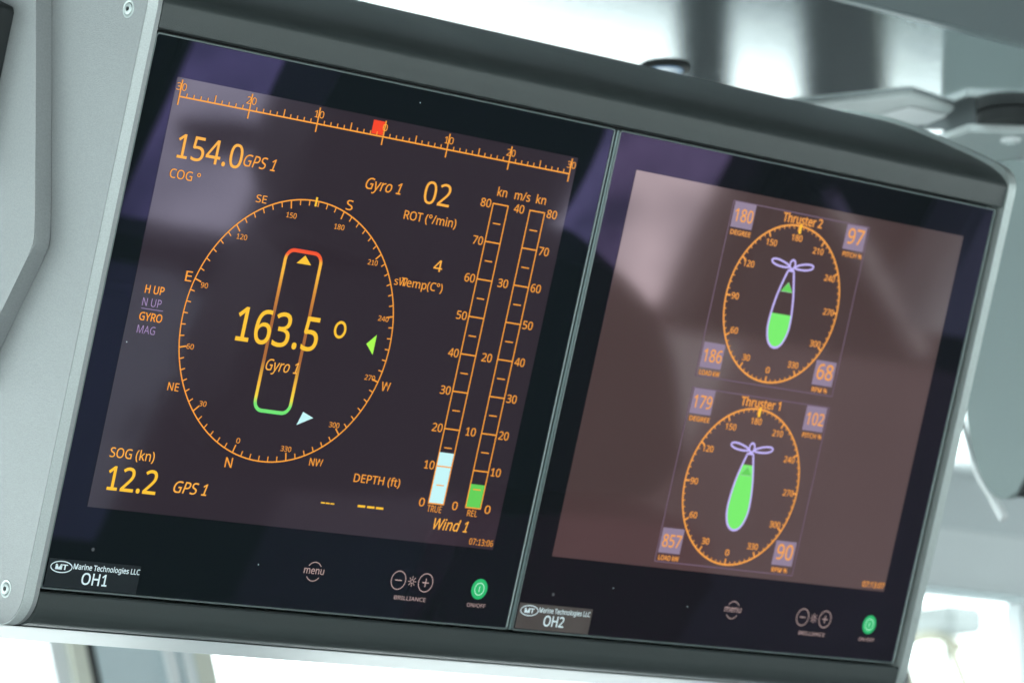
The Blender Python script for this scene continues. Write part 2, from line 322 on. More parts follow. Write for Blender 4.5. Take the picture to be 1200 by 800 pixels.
    'V': (481, ('481,573 277,0 204,0 0,573 75,573 204,205 220,160 231,119 241,80 250,119 262,161 277,207 405,573', )),
    'W': (746, ('735,573 583,0 510,0 399,375 389,410 380,443 373,471 370,488 367,471 361,443 352,409 342,373 234,0 161,0 10,573 85,573 174,223 183,186 190,151 196,118 201,87 206,119 213,154 222,191 232,227 333,573 407,573 512,225 523,187 532,151 538,117 544,87 550,129 560,175 572,224 660,573', )),
    'Y': (454, ('227,291 376,573 454,573 263,222 263,0 191,0 191,219 0,573 79,573', )),
    'a': (450, ('231,437 299,428 347,403 376,358 385,293 385,0 334,0 320,61 317,61 298,40 279,22 258,9 234,-1 206,-6 172,-8 136,-5 103,6 75,23 55,48 41,80 37,119 50,176 87,219 127,238 179,251 243,257 316,259 316,285 310,330 293,359 265,375 227,380 194,378 163,370 106,347 84,400 115,414 151,426 190,434', '252,208 184,200 141,182 118,155 110,119 115,87 132,66 157,53 188,49 238,56 279,79 306,117 315,172 315,210', )),
    'c': (385, ('241,-8 187,-2 139,15 99,45 69,87 50,143 44,213 51,284 71,342 102,385 142,415 191,432 245,438 278,436 309,431 336,424 358,415 337,356 292,370 244,376 204,371 172,358 148,335 131,303 120,263 117,213 120,166 131,126 148,94 172,71 202,58 240,53 273,55 302,60 351,78 351,15 328,5 304,-2 275,-7', )),
    'd': (493, ('221,-8 148,6 92,48 65,91 49,146 44,214 49,282 66,338 93,381 149,424 221,438 253,436 280,429 303,420 323,407 354,374 359,374 356,405 354,438 354,609 425,609 425,0 368,0 358,58 354,58 323,24 303,11 279,1 252,-6', '232,51 290,60 328,88 348,135 355,200 355,213 349,284 329,336 291,369 231,379 181,368 146,334 124,281 117,213 124,144 146,93 181,61', )),
    'e': (452, ('234,438 286,432 329,414 364,385 390,346 406,299 411,244 411,201 117,201 127,137 154,90 197,62 254,52 293,54 327,60 359,69 392,82 392,20 359,8 327,-1 292,-6 251,-8 194,-2 143,17 101,48 70,91 51,146 44,212 50,277 68,333 96,378 134,411 181,431', '233,380 188,372 154,348 130,309 119,257 338,257 335,292 326,322 312,346 292,364 266,376', )),
    'f': (276, ('266,375 158,375 158,0 87,0 87,375 12,375 12,408 87,432 87,457 92,507 104,547 124,577 152,597 186,609 227,613 274,609 310,599 292,544 262,552 228,556 197,550 175,532 162,502 158,458 158,430 266,430', )),
    'g': (493, ('221,438 261,434 297,422 329,402 355,373 359,373 369,430 425,430 425,-7 420,-63 404,-109 378,-146 341,-172 293,-187 233,-192 188,-191 147,-186 110,-177 78,-165 78,-100 111,-114 149,-125 191,-132 237,-134 286,-126 324,-101 347,-63 355,-13 355,4 356,32 358,57 354,57 329,28 299,8 263,-4 221,-8 147,7 91,51 65,95 49,149 44,214 49,278 65,332 91,377 147,423', '230,379 197,374 169,359 147,336 130,303 120,262 117,213 124,143 146,92 182,60 232,50 262,52 288,58 309,69 326,85 340,105 349,131 354,161 356,197 356,214 353,267 343,309 326,340 302,362 270,374', )),
    'h': (496, ('139,431 138,399 135,370 140,370 155,391 174,407 196,420 221,429 247,435 273,437 321,433 360,421 391,400 413,370 426,330 431,280 431,0 361,0 361,275 355,321 338,353 308,372 265,379 222,374 189,360 166,338 150,308 142,269 139,222 139,0 68,0 68,609 139,609', )),
    'i': (207, ('139,430 139,0 68,0 68,430', '104,591 119,588 133,580 142,566 145,546 142,526 133,512 119,504 104,501 88,504 75,512 66,526 63,546 66,566 75,580 88,588', )),
    'k': (428, ('138,291 137,257 135,221 138,221 152,240 172,264 189,285 326,430 409,430 235,246 421,0 336,0 187,200 138,158 138,0 68,0 68,609 138,609', )),
    'l': (207, ('139,0 68,0 68,609 139,609', )),
    'm': (750, ('540,438 603,429 649,401 676,352 685,280 685,0 615,0 615,277 610,321 594,353 567,372 528,379 474,369 438,342 418,298 411,237 411,0 342,0 342,277 339,308 332,333 320,353 303,367 281,376 253,379 215,374 185,360 164,338 150,308 141,269 139,223 139,0 68,0 68,430 125,430 136,371 140,371 155,392 173,409 194,422 217,431 241,436 266,438 312,433 349,420 378,398 398,366 402,366 427,398 461,420 499,433', )),
    'n': (496, ('275,438 343,429 391,401 421,352 431,280 431,0 361,0 361,275 355,321 338,353 308,372 265,379 204,368 166,338 146,289 139,223 139,0 68,0 68,430 125,430 136,371 140,371 156,392 175,409 198,422 222,431 248,436', )),
    'o': (485, ('442,216 438,165 428,121 411,82 388,51 359,25 324,7 285,-4 241,-8 200,-4 163,7 129,25 100,51 77,82 59,121 48,165 44,216 50,282 68,336 97,380 137,412 186,431 244,438 299,431 347,412 387,380 417,336 436,282', '117,216 120,169 130,128 147,95 172,71 203,56 243,51 282,56 314,71 339,95 356,128 366,169 369,216 365,263 355,303 338,335 314,359 282,374 242,379 185,368 147,335 124,284', )),
    'p': (493, ('273,438 344,424 401,383 428,339 444,284 449,216 444,148 427,93 401,49 365,17 322,-2 272,-8 241,-6 213,1 190,11 170,24 139,55 134,55 137,20 139,-16 139,-192 68,-192 68,430 126,430 136,371 139,371 170,405 189,419 213,429 240,436', '260,379 221,374 190,362 167,342 152,313 142,275 139,229 139,216 142,167 150,126 165,93 188,70 220,55 261,51 297,56 326,72 348,98 364,131 373,171 376,217 369,283 348,334 311,367', )),
    'r': (331, ('269,438 295,437 319,433 310,368 287,372 264,374 240,371 217,363 195,351 176,334 161,313 149,289 141,261 139,229 139,0 68,0 68,430 126,430 134,351 137,351 152,374 170,395 191,413 214,426 240,435', )),
    's': (384, ('348,119 343,80 327,49 302,24 268,6 226,-4 176,-8 135,-6 99,-1 68,8 42,19 42,83 70,71 104,60 141,52 178,49 224,53 256,66 274,86 280,112 271,141 259,154 239,167 212,180 174,196 135,212 103,228 76,245 57,266 45,292 41,324 52,372 85,408 137,430 202,438 240,436 275,430 308,421 339,409 315,353 258,372 228,378 197,380 159,377 131,366 114,350 108,328 111,312 119,298 133,286 154,274 219,246 257,231 289,215 314,197 333,176 344,150', )),
    't': (289, ('212,50 245,53 272,59 272,5 240,-4 200,-8 167,-5 138,4 112,20 91,44 78,79 74,125 74,375 13,375 13,409 75,437 103,528 144,528 144,430 269,430 269,375 144,375 144,127 149,93 163,69 185,54', )),
    'u': (496, ('427,430 427,0 370,0 359,57 356,57 340,36 321,20 298,8 273,-1 247,-6 220,-8 173,-4 134,8 103,29 81,59 68,99 63,148 63,430 135,430 135,153 141,108 158,76 188,57 230,51 273,55 306,69 330,91 345,121 354,160 357,206 357,430', )),
    'y': (409, ('1,430 76,430 169,185 184,144 196,105 205,68 209,68 224,121 245,186 333,430 409,430 224,-59 207,-97 188,-130 165,-156 138,-176 106,-188 67,-192 34,-190 9,-186 9,-130 30,-133 56,-135 79,-132 99,-126 116,-114 130,-99 152,-59 174,-2', )),
    '°': (343, ('172,334 136,338 105,350 79,369 60,393 48,423 44,457 48,492 60,522 79,546 104,565 135,577 172,581 207,577 238,565 264,546 283,522 295,492 299,457 295,423 283,393 264,369 238,350 207,338', '172,382 206,387 229,403 242,427 247,457 242,489 228,513 205,529 172,534 138,529 115,513 101,489 96,457 101,427 115,403 138,387', )),
}
SERIF_ONE = (459, ('395,0 395,60 285,60 285,573 226,573 71,452 108,405 169,455 196,477 219,499 217,470 216,439 216,60 106,60 106,0',))
CAP = 0.573
_font_cache = {}
def text_shape(s, shear=0.0, offset=0.0, serif=True):
    key = (s, shear, offset, serif)
    if key in _font_cache: return _font_cache[key]
    cu = bpy.data.curves.new('lettering', 'CURVE'); cu.dimensions = '2D'; cu.fill_mode = 'FRONT'; cu.offset = offset
    x = 0.0
    for ch in s:
        adv, cs = SERIF_ONE if (ch == '1' and serif) else GLYPHS[ch]
        for c in cs:
            pts = [tuple(float(q) / 1000 for q in p.split(',')) for p in c.split(' ')]
            sp = cu.splines.new('POLY'); sp.points.add(len(pts) - 1); sp.use_cyclic_u = True
            for i, (px, py) in enumerate(pts): sp.points[i].co = (x + px + shear * py, py, 0, 1)
        x += adv / 1000
    o = bpy.data.objects.new('lettering', cu); COL.objects.link(o)
    dg = bpy.context.evaluated_depsgraph_get()
    me = bpy.data.meshes.new_from_object(o.evaluated_get(dg))
    vs = [(v.co.x, v.co.y) for v in me.vertices]; fs = [tuple(p.vertices) for p in me.polygons]
    bpy.data.objects.remove(o); bpy.data.curves.remove(cu); bpy.data.meshes.remove(me)
    _font_cache[key] = (vs, fs); return vs, fs

def text(name, s, x0, x1, y, cap, m, parent, ox=0, oy=0, n=0.6, italic=0, bold=0.0, label=None, serif=True):
    vs, fs = text_shape(s, 0.22 if italic == 1 else 0.0, bold, serif)
    a = min(v[0] for v in vs); b = max(v[0] for v in vs)
    kx = (x1 - x0) / (b - a); ky = cap / CAP
    o = link_mesh(name, [((x0 + (vx - a) * kx + ox) * MM, (y + vy * ky + oy) * MM, n * MM) for vx, vy in vs], fs, m, parent)
    if label: o['label'] = label
    return o

# ------------------------------------------------------------------ the wheelhouse around the console
WY = 2.2        # forward bulkhead
# soffit above the console: glossy metal, y 0.06 .. 2.2 at z 0.6
structure(box('ceiling', (-3, 0.068, 0.600), (7, WY, 0.640), M_CEIL))
structure(box('ceiling_trim', (-3, 0.056, 0.594), (7, 0.0675, 0.660), M_TRIM, bevel=0.002))
structure(box('ceiling_upper', (-3, -3.0, 0.85), (7, 0.055, 0.90), M_CEIL2))
structure(box('ceiling_upstand', (-3, 0.05, 0.66), (7, 0.056, 0.85), M_CEIL2))
structure(box('floor', (-3, -3.0, -2.10), (7, WY, -2.05), M_FLOOR))
# forward bulkhead: header above and wall below the windows
structure(box('wall_forward_header', (-6, WY, 0.488), (7, WY + 0.06, 0.600), M_WALL))
structure(box('wall_forward_header_trim', (-6, WY - 0.012, 0.478), (7, WY - 0.0005, 0.492), M_TRIM))
structure(box('wall_forward_lower', (-6, WY, -2.05), (7, WY + 0.06, -0.62), M_WALL))
structure(box('window_pane_forward', (-6, WY + 0.105, -0.62), (7, WY + 0.109, 0.60), M_PANE))
structure(box('wall_port', (-3.06, -3, -2.05), (-3, WY, -1.0), M_WALL)); structure(box('wall_port_header', (-3.06, -3, 0.42), (-3, WY, 0.9), M_WALL))
structure(box('window_pane_port', (-3.04, -3, -1.0), (-3.036, WY, 0.42), M_PANE))
# starboard wall
structure(box('wall_starboard', (7, -3, -2.05), (7.06, WY, -0.9), M_WALL)); structure(box('window_pane_starboard', (7.02, -3, -0.9), (7.024, WY, 0.6), M_PANE))  # unseen starboard window band, opened to brighten the interior

# leaning window post seen under the console, bottom left
def leaning(name, x0, x1, y0, y1, m, parent, z0=-0.62, z1=0.488, zr=0.295, lean=0.26):
    def X(x, z): return x - (z - zr) * lean
    v = []
    for z in (z0, z1):
        v += [(X(x0, z), y0, z), (X(x1, z), y0, z), (X(x1, z), y1, z), (X(x0, z), y1, z)]
    f = [(0, 1, 2, 3), (7, 6, 5, 4), (0, 4, 5, 1), (1, 5, 6, 2), (2, 6, 7, 3), (3, 7, 4, 0)]
    return link_mesh(name, v, f, m, parent)
post = thing('window_post', 'leaning grey window post with pale strips, blurred below the lower left of the console', 'window post')
leaning('pale_strip', 1.556, 1.584, 2.160, 2.199, M_PALE, post)
leaning('edge_seal', 1.584, 1.610, 2.150, 2.199, M_BEIGE, post)
leaning('dark_seal', 1.610, 1.628, 2.155, 2.199, M_SEAL, post)
leaning('post_body', 1.628, 1.798, 2.150, 2.199, M_POST, post)
leaning('pale_strip', 1.740, 1.758, 2.140, 2.1495, M_PALE, post)
leaning('pale_strip', 1.773, 1.787, 2.140, 2.1495, M_PALE, post)
leaning('edge_seal', 1.798, 1.834, 2.150, 2.199, M_BEIGE, post)

def pillar(x0, x1, m, label):
    p = thing('window_pillar', label, 'pillar', loc=(x0, WY, 0))
    box('pillar_face', (0, -0.05, -0.62), (x1 - x0, -0.001, 0.4775), m, p, 0.006)
    return p
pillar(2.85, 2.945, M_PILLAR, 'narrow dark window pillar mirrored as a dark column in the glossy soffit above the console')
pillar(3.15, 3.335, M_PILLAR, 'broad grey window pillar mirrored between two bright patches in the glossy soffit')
pillar(3.632, 4.30, M_WALL, 'pale blue grey pillar at the lower right corner of the picture beside the bright window')

# outside: foredeck, sea, pale deck gear
structure(box('unseen_foredeck', (-9, 3.2, -4.6), (40, 13.4, -4.5), M_FORE))  # unseen deck, sized so the soffit's mirrored highlights fade out

wn = thing('mooring_winch', 'pale blurred winch outside the bright window at the lower right', 'winch')
box('winch_drum_house', (11.38, 9.0, 1.62), (11.62, 9.3, 1.75), M_CRANE, wn, 0.02)
box('winch_arm', (11.0, 9.0, 1.70), (11.2, 9.2, 1.76), M_CRANE, wn, 0.02)
mg = thing('hawse_frame', 'pale blurred arched frame outside the bright window at the lower right', 'frame')
M_TAN = mat('weathered_tan_paint', (0.20, 0.19, 0.13), 0.6)
tube('arch', smooth_path([(11.10, 9.1, 1.53), (11.18, 9.1, 1.56), (11.30, 9.1, 1.595), (11.42, 9.1, 1.60), (11.55, 9.1, 1.57)], 4), 0.025, M_TAN, mg)
tube('leg', [(11.10, 9.1, 1.53), (11.17, 9.1, 1.45), (11.28, 9.1, 1.20)], 0.032, M_TAN, mg); tube('leg', [(11.48, 9.1, 1.57), (11.56, 9.1, 1.42), (11.70, 9.1, 1.15)], 0.028, M_TAN, mg)
tube('mast_foot', [(11.28, 9.1, 1.20), (11.28, 9.1, -4.5)], 0.012, M_TAN, mg); tube('mast_foot', [(11.70, 9.1, 1.15), (11.70, 9.1, -4.5)], 0.012, M_TAN, mg)
tube('stand', [(11.5, 9.15, 1.63), (11.5, 9.15, -4.5)], 0.012, M_CRANE, wn)
# ------------------------------------------------------------------ console housing (panel frame: x=u, y=v, z=n)
GW, GH, GAP = 432.6, 387.8, 4.5
con = thing('overhead_console', 'dark grey overhead console housing with silver end panel holding both monitors', 'console', console=True)
hood = [(-14, 389.3), (2.0, 389.8), (3.2, 391.0), (3.4, 398), (3.4, 405)]
hood += smooth_path([(3.4, 405), (2.6, 409), (-1.5, 413.2), (-9, 417.4), (-22, 422.0), (-48, 427.6), (-90, 434.4), (-133, 439.6), (-170, 441.0), (-205, 438.5)], 5)[1:]
hood += [(-225, 425), (-225, 400), (-60, 389.3)]
extrude_u('hood', hood, -1.0, 874.5, M_HOOD, con, angle=25)
s20, c20 = math.sin(R(20)), math.cos(R(20))
def back(n, v, d): return (n - c20 * d, v - s20 * d)
rail = [(-14, -1.8), (2.0, -1.9), (3.2, -3.0), (3.2, -12), (3.0, -17), (1.5, -21), (-2.0, -24.5), (-7.0, -27.2)]
b1 = back(-7.0, -27.2, 5); b2 = back(-7.0, -27.2, 62)
rail += [b1, b2, (b2[0] - 8, b2[1] + 6), (-100, -20), (-100, -1.8)]
extrude_u('lower_rail', rail, -1.0, 874.5, M_RAIL, con, angle=30)
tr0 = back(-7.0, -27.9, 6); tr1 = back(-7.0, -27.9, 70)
extrude_u('underside_glare', [tr0, tr1, (tr1[0] - 1, tr1[1] + 5), (tr0[0] - 4, tr0[1] - 1.9)], -260, 872, mat('underside_glare_white', (0.93, 0.95, 0.95), 0.38, 0.35), con, angle=30)  # added white strip stands for light grazing the rail's underside
mmbox('back_panel', (-1, -1.7, -30), (874.5, 389.2, -14.1), M_DARK, con)
mmbox('divider_strip', (GW + 1.3, 0.2, -12), (GW + GAP - 0.6, GH - 0.4, 1.6), M_DIVIDER, con, bevel=0.9, seg=3)

# end panels: profile in (n, v)
def end_prof(front, bot_r, topv):
    p = [(front, 398)]
    p += smooth_path([(front, 402), (front - 2, 413), (front - 10, 421.5), (-25, 427.0), (-50, 431.5), (-92, 438), (-135, 443.5), (-172, 445), (-212, 442)], 5)
    p = [(a, b + topv) for a, b in p]
    p += [(-240 + topv, 425), (-240 + topv, -80)]
    bx = front - bot_r; by = -5.0
    e = (bx - 2, by - bot_r - 0.5)
    p += [back(e[0], e[1], 120), back(e[0], e[1], 60), e] + arc(bx, by, bot_r, -78, 0, 10)
    return p
lp = extrude_u('end_panel', end_prof(2.5, 26, 0), -13.8, -1.2, M_SILVER, con, bevel=1.2)
lp['label'] = 'silver left end panel with two screws'
rp = extrude_u('end_panel', end_prof(5.0, 24, 0), 875.0, 884.0, M_SILVER2, con, bevel=2.0)
rp['label'] = 'narrow rounded silver right end panel'
extrude_u('front_edge_lit', end_prof(3.1, 26.6, 0.5), -13.3, -5.2, mat('lit_edge_silver', (0.58, 0.63, 0.625), 0.35, 0.3, var=0.22, vscale=900), con, bevel=0.4)  # light on the panel's front edge put into a paler shell
def screw(v, n, parent, u=-13.8):
    bm = bmesh.new()
    # washer ring recess
    r = [(6.4, 0.02), (6.2, 0.25), (4.7, 0.25), (4.5, 0.1), (4.3, 0.6), (3.6, 1.0), (1.9, 1.1), (1.7, 0.4)]
    rings = [[bm.verts.new(((u - h) * MM, (v + rr * math.cos(2 * math.pi * k / 24)) * MM, (n + rr * math.sin(2 * math.pi * k / 24)) * MM)) for k in range(24)] for rr, h in r]
    for i in range(len(rings) - 1):
        for k in range(24): bm.faces.new((rings[i][k], rings[i][(k + 1) % 24], rings[i + 1][(k + 1) % 24], rings[i + 1][k]))
    bm.faces.new(rings[-1])
    o = bm_obj('screw', bm, M_SILVER2, parent, 40)
    return o
screw(398.7, -17.5, con); screw(-6.0, -19.0, con)
for vv, nn in ((398.7, -17.5), (-6.0, -19.0)):
    mmbox('screw_socket', (-15.1, vv - 1.1, nn - 1.1), (-14.3, vv + 1.1, nn + 1.1), M_DARK, con)

# ------------------------------------------------------------------ monitors
SL, SB, SWD, SHT = 25.1, 59.7, 376.25, 301.0

def monitor(x0, label, glassm, scrm):
    mo = thing('monitor', label, 'monitor', group='black glass monitors side by side in the overhead console', console=True)
    mo.location = (x0 * MM, 0, 0)
    # bezel ring
    bm = bmesh.new()
    def rring(ax, ay, bx, by, r, n):
        pts = []
        for cx, cy, a in ((bx - r, by - r, 0), (ax + r, by - r, 90), (ax + r, ay + r, 180), (bx - r, ay + r, 270)):
            pts += [(cx + r * math.cos(R(a + t * 30)), cy + r * math.sin(R(a + t * 30))) for t in range(4)]
        return [bm.verts.new((x * MM, y * MM, n * MM)) for x, y in pts]
    rings = [rring(0, 0, GW, GH, 2.4, -13.5), rring(0, 0, GW, GH, 2.4, 0.5), rring(0.35, 0.35, GW - 0.35, GH - 0.35, 2.2, 0.9),
             rring(1.0, 1.0, GW - 1.0, GH - 1.0, 1.7, 0.9), rring(1.35, 1.35, GW - 1.35, GH - 1.35, 1.4, 0.4), rring(1.35, 1.35, GW - 1.35, GH - 1.35, 1.4, -2.0)]
    for i in range(len(rings) - 1):
        for k in range(16): bm.faces.new((rings[i][k], rings[i][(k + 1) % 16], rings[i + 1][(k + 1) % 16], rings[i + 1][k]))
    bm_obj('bezel', bm, M_BEZEL, mo, 30)
    g = mmbox('cover_glass', (1.4, 1.4, -6), (GW - 1.4, GH - 1.4, 0.0), glassm, mo, bevel=0.35)
    d = mmbox('display', (SL, SB, 0.02), (SL + SWD, SB + SHT, 0.25), scrm, mo)
    return mo, g, d

mon1, glass1, disp1 = monitor(0, 'left monitor showing heading 163.5 in a big amber compass ring with two wind bars', M_GLASS1, M_SCR1)
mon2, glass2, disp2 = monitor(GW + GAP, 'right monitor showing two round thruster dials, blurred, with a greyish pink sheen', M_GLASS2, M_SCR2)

# ---------- left display (screen mm, origin at its lower left corner)
def T1(name, s, x0, x1, y, cap, m=None, italic=0, bold=0.004): return text(name, s, x0, x1, y, cap, m or G_ORANGE, disp1, SL, SB, 0.6, italic, bold)
def F1(f, name, m, n=0.5): return f.build(name, m, disp1, SL, SB, n)
T1('course_value', '154.0', 11.5, 68.4, 246.9, 16.6, G_MID, bold=0.003)
T1('source_caption', 'GPS 1', 69.8, 98.3, 249.6, 8.3, None, 1)
T1('course_caption', 'COG °', 10.0, 36.2, 232.6, 6.3)
T1('source_caption', 'Gyro 1', 181.1, 214.5, 249.7, 8.1, None, 1)
T1('turn_rate_value', '02', 236.2, 261.6, 247.0, 16.3, G_MID, bold=0.0)
T1('turn_rate_caption', 'ROT (°/min)', 222.0, 272.2, 233.2, 6.3)
for s, a, b in (('kn', 305.1, 314.4), ('m/s', 322.2, 337.6), ('kn', 343.9, 353.5)): T1('unit_caption', s, a, b, 262.0, 6.4)
for k, s in enumerate(('0', '10', '20', '30', '40', '50', '60', '70', '80')):
    y = 26.9 + 28.2 * k
    one = s == '0'
    T1('scale_number', s, 294.0 if one else 291.1, 299.4 if one else 301.0, y, 6.1)
    T1('scale_number', s, 359.2 if one else 357.2, 364.8 if one else 367.1, y + (0.3 if k else 0), 6.1)
for k, s in enumerate(('0', '10', '20', '30', '40')):
    T1('scale_number', s, 326.7 if k == 0 else 324.2, 331.9 if k == 0 else 334.0, 26.9 + 56.4 * k, 6.1)
T1('bar_caption', 'TRUE', 303.0, 317.0, 23.4, 4.9, bold=0.0); T1('bar_caption', 'REL', 342.8, 352.8, 23.4, 4.8, bold=0.0)
T1('wind_caption', 'Wind 1', 312.6, 346.4, 11.0, 8.2, G_MID, 1, 0.006)
T1('clock', '07:13:06', 350.8, 374.7, 2.4, 4.7, bold=0.0)
T1('depth_caption', 'DEPTH (ft)', 227.9, 272.1, 39.0, 6.0)
T1('speed_caption', 'SOG (kn)', 9.3, 47.5, 36.2, 6.8, G_MID)
T1('speed_value', '12.2', 11.4, 54.4, 13.4, 16.6, G_YELLOW, bold=0.008)
T1('source_caption', 'GPS 1', 69.1, 98.6, 16.6, 8.2, G_MID, 1, 0.006)
T1('mode_caption', 'H UP', 9.8, 26.1, 151.8, 5.5, bold=0.012)
T1('mode_caption', 'N UP', 9.7, 25.9, 142.8, 5.5, G_LILAC, bold=0.0)
T1('mode_caption', 'GYRO', 9.6, 29.2, 132.8, 5.5, bold=0.012)
T1('mode_caption', 'MAG', 10.0, 25.4, 123.7, 5.5, G_LILAC, bold=0.0)
f = Flat(); f.line((9.8, 140.9), (28.6, 140.9), 0.45); F1(f, 'mode_underline', G_LILAC)
for s, a, b, y, c in (('SE', 87.4, 96.8, 226.4, 5.3), ('S', 167.7, 173.8, 232.3, 7.1), ('N', 109.1, 115.4, 38.5, 7.1), ('NW', 184.0, 196.2, 46.9, 5.4),
                      ('E', 41.2, 46.8, 164.1, 7.1), ('NE', 45.9, 55.5, 87.2, 5.6), ('W', 235.0, 243.4, 107.5, 6.6)): T1('compass_letter', s, a, b, y, c)
for s, a, b, y in (('150', 116.6, 125.7, 219.6), ('180', 161.0, 170.2, 217.4), ('90', 55.8, 61.9, 161.2), ('60', 54.6, 60.9, 117.6), ('30', 75.8, 82.1, 79.1),
                   ('0', 114.8, 118.1, 56.4), ('330', 155.6, 165.0, 54.8), ('300', 194.6, 204.0, 76.3), ('120', 77.5, 86.7, 198.8),
                   ('210', 198.2, 207.2, 196.4), ('240', 218.6, 228.4, 157.6), ('270', 217.8, 227.5, 113.8)): T1('compass_number', s, a, b, y, 3.7, bold=0.0)
T1('heading_value', '163.5', 93.4, 168.0, 128.6, 24.0, G_YELLOW, bold=0.006)
f = Flat(); f.stroke(circle_pts(186.2, 146.8, 4.6, 40, 5.4), 2.0); F1(f, 'degree_mark', G_YELLOW, 0.6)
T1('source_caption', 'Gyro 1', 126.6, 155.8, 110.8, 8.1, G_MID, 1, 0.002)
T1('sea_temperature_value', '4', 259.7, 268.0, 199.6, 8.4, G_MID)
T1('sea_temperature_caption', 'sW', 226.3, 238.3, 185.2, 5.6, bold=0.0); T1('sea_temperature_caption', 'Temp(C°)', 232.4, 272.5, 185.2, 6.0)

def minor_ring(f, cx, cy, r, head, step, l1, w1, big, l2, w2):
    a = 0
    while a < 360:
        t = R(90 - (a - head)); L, w = (l2, w2) if a % big == 0 else (l1, w1)
        f.line((cx + (r - L) * math.cos(t), cy + (r - L) * math.sin(t)), (cx + r * math.cos(t), cy + r * math.sin(t)), w); a += step
f = Flat(); f.stroke(circle_pts(140.4, 140.0, 94.5, 128), 0.95); F1(f, 'compass_ring', G_ORANGE, 0.45)
f = Flat(); minor_ring(f, 140.4, 140.0, 94.2, 163.5, 5, 3.6, 0.8, 30, 5.6, 1.0); F1(f, 'compass_ticks', G_ORANGE)
f = Flat(); f.rect(139.6, 230.6, 141.3, 237.2); F1(f, 'lubber_mark', G_YELLOW, 0.55)
# rate of turn ruler
f = Flat(); f.line((4.2, 288.1), (370.6, 288.1), 1.05); F1(f, 'ruler_line', G_ORANGE)
f = Flat()
for k in range(61):
    x = 4.5 + 6.1 * k
    if k % 10 == 0: f.line((x, 282.2), (x, 299.7), 1.1)
    elif k % 5 == 0: f.line((x, 288.6), (x, 293.6), 0.9)
    else: f.line((x, 288.6), (x, 291.0), 0.8)
F1(f, 'ruler_ticks', G_ORANGE, 0.55)
for k, s in enumerate(('30', '20', '10', '0', '10', '20', '30')):
    x = 4.5 + 61 * k; w = 2.2 if s == '0' else 4.2
    T1('ruler_number', s, x - w + 0.3, x + w + 0.3, 292.4, 5.0, bold=0.0)
f = Flat(); f.rect(176.3, 289.0, 186.9, 298.9); F1(f, 'turn_rate_block', G_RED, 0.4)
# wind bars
def wind_bar(x0, x1, top, fm, hgt, dx):
    f = Flat()
    for a, b in (((x0, 29.8), (x0, top)), ((x1, 29.8), (x1, top))): f.line(a, b, 0.95)
    for y in (29.8, top): f.line((x0 - 0.4, y), (x1 + 0.4, y), 0.95)
    for k in range(1, 8): f.line((x0, 29.8 + 28.25 * k), (x1, 29.8 + 28.25 * k), 0.95)
    for k in range(8): f.line((x0 + dx, 43.9 + 28.25 * k), (x1 - dx, 43.9 + 28.25 * k), 0.85)
    F1(f, 'wind_bar_frame', G_ORANGE, 0.55)
    f = Flat(); f.rect(x0 + 0.5, 30.3, x1 - 0.5, hgt); F1(f, 'wind_bar_fill', fm, 0.4)
wind_bar(303.1, 318.0, 256.0, G_CYAN, 68.4, 3.8)
wind_bar(339.9, 354.8, 256.0, G_GREEN, 47.7, 3.6)
f = Flat()
for x in (237.0, 245.9, 254.4): f.rect(x, 20.9, x + 7.1, 22.5)
F1(f, 'depth_dashes', G_YELLOW)
f = Flat()
for x in (202.5, 206.9, 211.3): f.rect(x, 20.6, x + 3.6, 21.6)
F1(f, 'temperature_dashes', G_YELLOW)
# hull outline
pts = []
for cx, cy, a in ((149.2, 190.7, 0), (131.0, 190.7, 90), (131.0, 88.6, 180), (149.2, 88.6, 270)):
    for t in range(7): pts.append((cx + 7.0 * math.cos(R(a + t * 15)), cy + 7.0 * math.sin(R(a + t * 15))))
# split long sides so the stroke follows the colour grade
f = Flat(); f.stroke(pts, 2.7); F1(f, 'hull_outline', G_HULL, 0.42)
for o in disp1.children:
    if o.name.startswith('hull_outline'):
        for v in o.data.vertices: v.co.y -= SB * MM; v.co.x -= SL * MM
        o.location = (SL * MM, SB * MM, 0)
f = Flat(); f.poly([(141.0, 195.2), (134.6, 188.9), (147.8, 188.9)]); F1(f, 'bow_marker', G_YELLOW)
f = Flat(); f.poly([(168.7, 84.6), (178.9, 81.2), (165.2, 74.6)]); F1(f, 'wind_marker', G_CYAN); disp1.children[-1]['label'] = 'pale cyan triangle'
f = Flat(); f.poly([(220.7, 147.1), (212.8, 139.6), (220.7, 132.3)]); F1(f, 'wind_marker', G_LIME)

